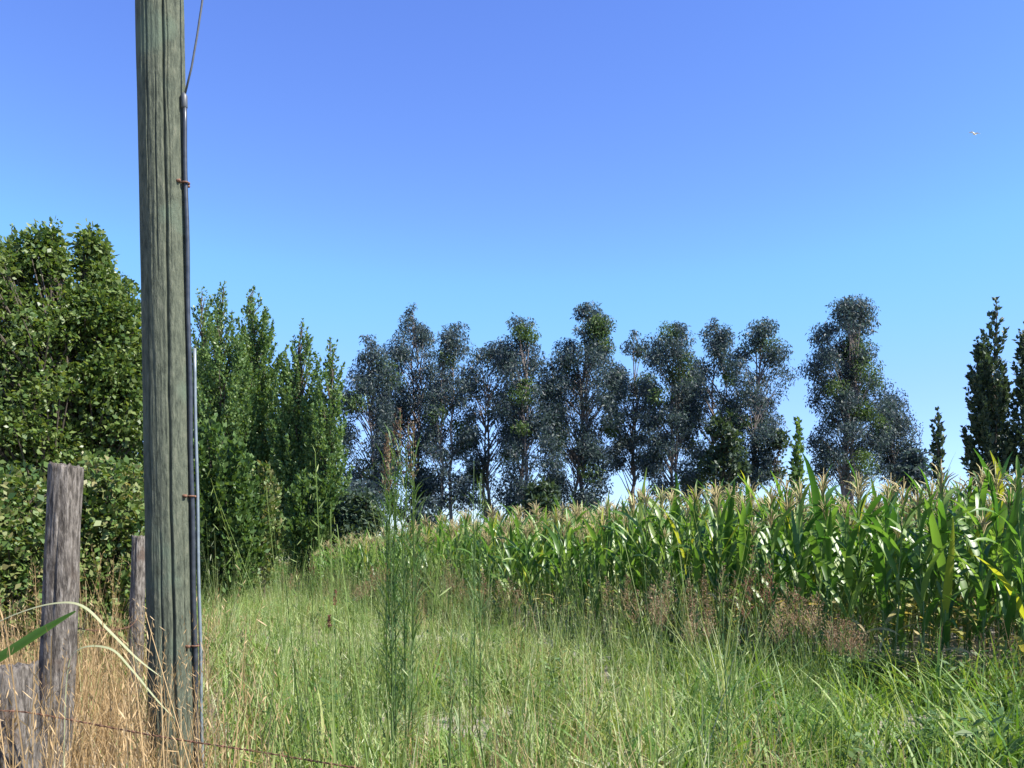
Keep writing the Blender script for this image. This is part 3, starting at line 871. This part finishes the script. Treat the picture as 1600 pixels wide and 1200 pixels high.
def fill(ya, yb, dens):
    xa = lambda y: max(-.60 * y - 2, -16); xb = lambda y: .60 * y + 2
    area = (yb - ya) * (xb(yb) - xa(yb))
    for _ in range(int(area * dens)):
        y = rng.uniform(ya, yb); x = rng.uniform(xa(yb), xb(yb))
        if x < xa(y) or x > xb(y): continue
        ex = edge_x(y) if y >= 9 else 99
        if x > ex + .3: continue
        p1, p2, p3 = patch(x, y, .33, 1), patch(x, y, .5, 7), patch(x, y, .8, 13)
        # bare pale patches
        if (p2 > .52 or (math.hypot((x + 2.3) * .8, (y - 13.5) * .45) < 1.0) or math.hypot(x + .35, (y - 7.4) * .6) < .55) and rng.random() < .75:
            if rng.random() < .75: put('meadow_grass', 'P', x, y, rng.uniform(.4, .85))
            continue
        fl = -2.1 - .36 * (y - 3.7)             # fence line
        dryness = sm(1.0, -.3, x - fl - .45) * sm(10, 6.5, y) + (.5 if x < fl + .2 else 0)
        lush = sm(.4, 2.6, x - .1 * y) * sm(11.5, 8.5, y)
        near_corn = sm(3.8, .4, ex - x)
        s = rng.uniform(.65, 1.3) * (1 + .45 * patch(x, y, 1.1, 21))
        s *= 1 - .08 * sm(8, 12, y)
        if patch(x, y, 1.7, 31) > .5 and rng.random() < .6: continue
        r = rng.random()
        if r < dryness * .92: put('dry_grass', 'D', x, y, s * 1.05); continue
        if r < lush: 
            put('meadow_grass', str(rng.choice(['L', 'G', 'W', 'H'], p=[.42, .28, .2, .1])), x, y, s * (1.05 + .35 * p3)); continue
        r = rng.random()
        if near_corn > .3 and r < .35 * near_corn: put('tall_grass', 'B' if p1 > .05 else 'T', x, y, s * .8); continue
        r = rng.random() + p1 * .35
        if r < .30: put('meadow_grass', 'G', x, y, s * 1.1)
        elif r < .38: put('meadow_grass', 'W', x, y, s)
        elif r < .46: put('meadow_grass', 'H' if y > 6.5 else 'G', x, y, s * rng.uniform(.8, 1.3))
        elif r < .80: put('meadow_grass', 'P', x, y, s * (1 + .2 * p3))
        elif r < .90: put('tall_grass', 'T', x, y, s * 1.05)
        else: put('dry_grass', 'D', x, y, s * .65)
for _ in range(1500):
    y = 9 + 30 * rng.random() ** 1.6; x = edge_x(y) + rng.uniform(-.9, .45)
    if patch(x, y, .7, 41) < -.25: continue
    if y < 12.5 and rng.random() < .2: continue
    kd = rng.choice(['B', 'T', 'W', 'H', 'P', 'D'], p=[.14, .22, .2, .24, .16, .04])
    put('tall_grass', str(rng.choice(['W', 'H', 'G'])) if kd in ('T', 'P', 'D') and y < 13 else str(kd), x, y, rng.uniform(.8, 1.7) * (.75 if y < 12.5 else 1) * (1 + .4 * patch(x, y, .9, 51)))
fill(2.6, 7.0, 34)
fill(7.0, 12.0, 26)
fill(12.0, 22.0, 15)
fill(22.0, 60.0, 6)
# grass under the first rows of corn
# taller pale clumps standing in the open strip
for _ in range(900):
    y = 6.5 + 32 * rng.random() ** 1.5; x = rng.uniform(max(-.5 * y, -13), edge_x(max(y, 9)) - .2)
    if y < 9.3 and x > .9 or patch(x, y, .55, 61) < .02: continue
    put('tall_grass', 'T' if rng.random() < .7 else 'P', x, y, rng.uniform(.6, 1.1))
for nm, lab, cat in (('meadow_grass', 'green and pale meadow grass covering the open strip', 'grass'), ('dry_grass', 'tall straw-coloured dry grass round the fence posts and pole', 'dry grass'), ('tall_grass', 'taller seeding grass and brown weeds along the corn edge', 'tall grass')):
    A = np.array(sets[nm])
    scatter(nm, kinds, A[:, :3], A[:, 3:6], A[:, 6:9], A[:, 9].astype(int), lab, cat)

# ------------------------------------------------------------------ single weeds
def weed_plant(name, px, Y, h, label, head, group, cat='weed', nst=1, leafy=40, hs=.28, spread=.05, lean=0.0, lmat='weed_green', hmat='weed_brown', hw=.09, ll=.13, hn=60):
    x = (px - 800) / F * Y
    root = tag(empty(name, (x, Y, gz(x, Y)), 0), label, cat, group)
    for sidx in range(nst):
        H = h * (1 if sidx == 0 else rng.uniform(.84, .99) if nst > 6 else h * 0 + rng.uniform(.72, .98))
        ox, oy = (0, 0) if sidx == 0 else (rng.uniform(-1, 1) * spread, rng.uniform(-1, 1) * spread)
        ln = lean + rng.normal() * (.018 if nst > 6 else .03)
        P = lambda t: Vector((ox + ln * H * t + .012 * math.sin(t * 5 + sidx), oy + .02 * H * t * (sidx % 3 - 1), H * t - .04 * (1 - t)))
        mb = MB(); mb.tube([P(i / 8) for i in range(9)], [.0065 * (1 - .75 * i / 8) for i in range(9)], 5)
        obj('stem', mb.mesh('stem', M[lmat]), root)
        if leafy:
            mb = MB()
            for j in range(leafy):
                t = .15 + .75 * (j + rng.random()) / leafy
                a = rng.uniform(0, 6.28); d = Vector((math.cos(a), math.sin(a), 0))
                l_ = ll * rng.uniform(.6, 1.2) * (1.1 - .5 * t)
                b = P(t); up = rng.uniform(.3, 2.6)
                m1 = b + d * l_ * .5 + Vector((0, 0, l_ * .5 * up)); e = b + d * l_ * .95 + Vector((0, 0, l_ * .7 * up))
                mb.blade([b, m1, e], [.003, .0085, .001], d.cross(Vector((0, 0, 1))))
            lv = obj('leaves', mb.mesh('leaves', M[lmat], False), root); lv['kind'] = 'stuff'
        if head and (sidx == 0 or rng.random() < .8):
            mb = MB()
            for j in range(hn):
                t = rng.random(); z0 = 1 - hs * (1 - t)
                b = P(min(z0, 1)); a = rng.uniform(0, 6.28); d = Vector((math.cos(a), math.sin(a), 0))
                w = hw * (1.05 - t) * rng.uniform(.3, 1.1)
                e = b + d * w + Vector((0, 0, w * rng.uniform(.4, 1.3)))
                mid = b.lerp(e, .6) + Vector((0, 0, .01))
                mb.blade([b, mid, e], [.0022, .0035, .002], d.cross(Vector((0, 0, 1))))
                for q in range(3):
                    c = mid.lerp(e, q / 2)
                    f = c + Vector((rng.normal() * .009, rng.normal() * .009, .012))
                    mb.blade([c, c.lerp(f, .5), f], [.002, .009, .001], Vector((rng.normal(), rng.normal(), 0.1)))
            hd = obj('seed_head', mb.mesh('seed_head', M[hmat], False), root); hd['kind'] = 'stuff'
    return root
weed_plant('tall_weed', 632, 5.6, 2.42, 'tallest slender green weed with a reddish-brown feathery top before the corn', True, None, nst=9, leafy=60, spread=.09, hs=.15, hmat='weed_rust', hw=.045, ll=.2, hn=42)
weed_plant('tall_weed', 737, 7.2, 2.25, 'tall green weed with a spiky tip right of the tallest weed', False, None, nst=3, leafy=45, spread=.12, ll=.18)
weed_plant('tall_weed', 690, 5.0, 1.25, 'dark thin-stemmed weed in the grass right of the tallest weed', False, None, nst=3, leafy=16, spread=.12, lean=.06, hs=.12)
weed_plant('tall_weed', 1135, 5.2, 1.25, 'upright pale green cane stem in the grass before the brown weeds', False, None, nst=1, leafy=8, ll=.2)
weed_plant('tall_weed', 520, 8.0, 1.15, 'thin weed with a dark red bud head in the pale grass', True, None, nst=2, leafy=10, hs=.12, hmat='weed_red', hw=.035)
for i, (px, Y, h, red) in enumerate([(1165, 10.9, 1.6, 1), (1205, 10.5, 1.45, 1), (1120, 11.3, 1.4, 0), (1045, 11.7, 1.25, 0), (1262, 9.4, 1.1, 0), (1085, 10.3, 1.0, 0), (1020, 11.2, 1.1, 0), (1235, 10.0, 1.2, 0), (1310, 9.0, .9, 0),
        (985, 12.4, 1.15, 0), (800, 14.4, 1.0, 0), (755, 15.2, 1.1, 0), (700, 15.8, 1.25, 0), (600, 18.5, 1.15, 1), (570, 16.5, .9, 0), (490, 27, 1.5, 1), (445, 23, 1.0, 0)]):
    lab = ('weed with a reddish-brown feathery seed head at the corn edge' if red else 'brown branching dry weed in front of the corn')
    if not red:
        lab = ('brown dry weed in the pale grass left of the tallest weed' if px < 600 else 'brown dry weed far behind the two tall green weeds' if px < 800 else
               'brown dry weed at the middle stretch of the corn edge' if px < 1005 else 'tan branching weed just left of the red-headed weeds' if px < 1140 else 'low tan branching weed below the corn right of the red-headed weeds')
    elif px < 700: lab = 'red-headed weed at the far end of the grass strip' if px < 550 else 'red-headed weed just left of the tallest weed'
    weed_plant('dry_weed', px, Y, h, lab, True, 'red-headed weeds at the corn edge' if red else 'brown weeds in front of the corn', nst=5, leafy=12, spread=.30, hs=.42, hw=.18, hmat='weed_red' if red else 'weed_brown', lmat='weed_green', hn=64)

# arching reed leaves at the left and loose blades in the foreground
def reed(name, pts, ws, label, mat, group=None, side=None, cat='reed leaf', stem=None):
    P = [at(px, py, Y) for px, py, Y in pts]
    out, wd = [], []
    for i in range(len(P) - 1):
        p0, p1, p2, p3 = P[max(i - 1, 0)], P[i], P[i + 1], P[min(i + 2, len(P) - 1)]
        for k in range(6):
            t = k / 6
            out.append(.5 * ((2 * p1) + (-p0 + p2) * t + (2 * p0 - 5 * p1 + 4 * p2 - p3) * t * t + (-p0 + 3 * p1 - 3 * p2 + p3) * t ** 3))
            wd.append(ws[i] + (ws[i + 1] - ws[i]) * t)
    out.append(P[-1]); wd.append(ws[-1])
    b = out[0]
    g0 = Vector((b.x, b.y, gz(b.x, b.y)))
    root = tag(empty(name, g0), label, cat, group)
    mb = MB(); mb.blade([p - g0 for p in out], wd, side or Vector((0, -1, -.5)), 0, .25)
    obj('blade', mb.mesh('blade', M[mat]), root)
    if stem:
        mb = MB(); q = b - g0
        mb.tube([Vector((q.x + stem, q.y, -.05)), Vector((q.x + stem * .4, q.y, q.z * .55)), q], [.007, .006, .004], 6)
        obj('stem', mb.mesh('stem', M[mat]), root)
    return root
reed('reed_leaf', [(-60, 1062, 3.2), (0, 1028, 3.2), (60, 990, 3.2), (118, 955, 3.2)], [.035, .038, .036, .006], 'broad green reed leaf slanting in from the left edge', 'reed_leaf', side=Vector((.25, -.55, .8)), stem=-.05)
reed('reed_leaf', [(-40, 992, 3.3), (20, 962, 3.3), (80, 944, 3.3), (128, 947, 3.3), (172, 988, 3.3), (215, 1030, 3.3), (252, 1058, 3.3)], [.012, .012, .012, .014, .014, .010, .002], 'pale arching reed leaf bending down before the utility pole', 'reed_pale', stem=-.05)
reed('reed_leaf', [(100, 1180, 3.5), (106, 1050, 3.5), (125, 1014, 3.5), (172, 1014, 3.5), (205, 1046, 3.5), (245, 1094, 3.5), (272, 1122, 3.5)], [.006, .009, .011, .013, .012, .009, .002], 'lower pale reed leaf arching over the dry grass by the pole', 'reed_pale', stem=.02)
for pts, lab in [([(1060, 1190, 4.6), (1130, 1090, 4.9), (1230, 1000, 5.2)], 'long pale cane leaning right from the upright stem'),
                 ([(1140, 1150, 5.4), (1200, 1090, 5.7), (1270, 1030, 6.0)], 'lower long pale cane leaning right in the grass'),
                 ([(1105, 1170, 5.0), (1135, 1075, 5.2), (1165, 955, 5.4)], 'pale cane crossing the upright stem')]:
    reed('cane', pts, [.009, .008, .004], lab, 'reed_pale' if 'crossing' in lab else 'weed_green', 'loose canes in the foreground grass', cat='cane', stem=-.1)

# ------------------------------------------------------------------ bird
bp = at(1522, 209, 60)
bird = tag(empty('bird', bp), 'tiny white bird flying high in the blue sky at right', 'bird')
bird.rotation_euler = (.45, .15, .7)
mb = MB()
mb.tube([(-.24, 0, .01), (-.17, 0, .0), (-.08, 0, -.01), (.03, 0, 0), (.12, 0, .015), (.17, 0, .03), (.21, 0, .03), (.26, 0, .025)], [.015, .035, .055, .06, .045, .034, .034, .004], 10)
obj('body', mb.mesh('body', M['white_feather']), bird)
for s in (-1, 1):
    V = [(.08, s * .03, .02), (-.06, s * .03, .02), (.10, s * .20, .09), (-.05, s * .20, .09), (.02, s * .42, .06), (-.05, s * .40, .06)]
    V += [(x, y, z - .012) for x, y, z in V]
    Fc = [(0, 1, 3, 2), (2, 3, 5, 4), (6, 8, 9, 7), (8, 10, 11, 9), (0, 2, 8, 6), (2, 4, 10, 8), (4, 5, 11, 10), (5, 3, 9, 11), (3, 1, 7, 9), (1, 0, 6, 7)]
    obj('wing', mesh_from('wing', V, Fc, M['white_feather'], False), bird)
V = [(-.22, -.02, .01), (-.22, .02, .01), (-.36, .06, .012), (-.36, -.06, .012)]
V += [(x, y, z - .01) for x, y, z in V]
obj('tail', mesh_from('tail', V, [(0, 1, 2, 3), (7, 6, 5, 4), (0, 4, 5, 1), (1, 5, 6, 2), (2, 6, 7, 3), (3, 7, 4, 0)], M['white_feather'], False), bird)
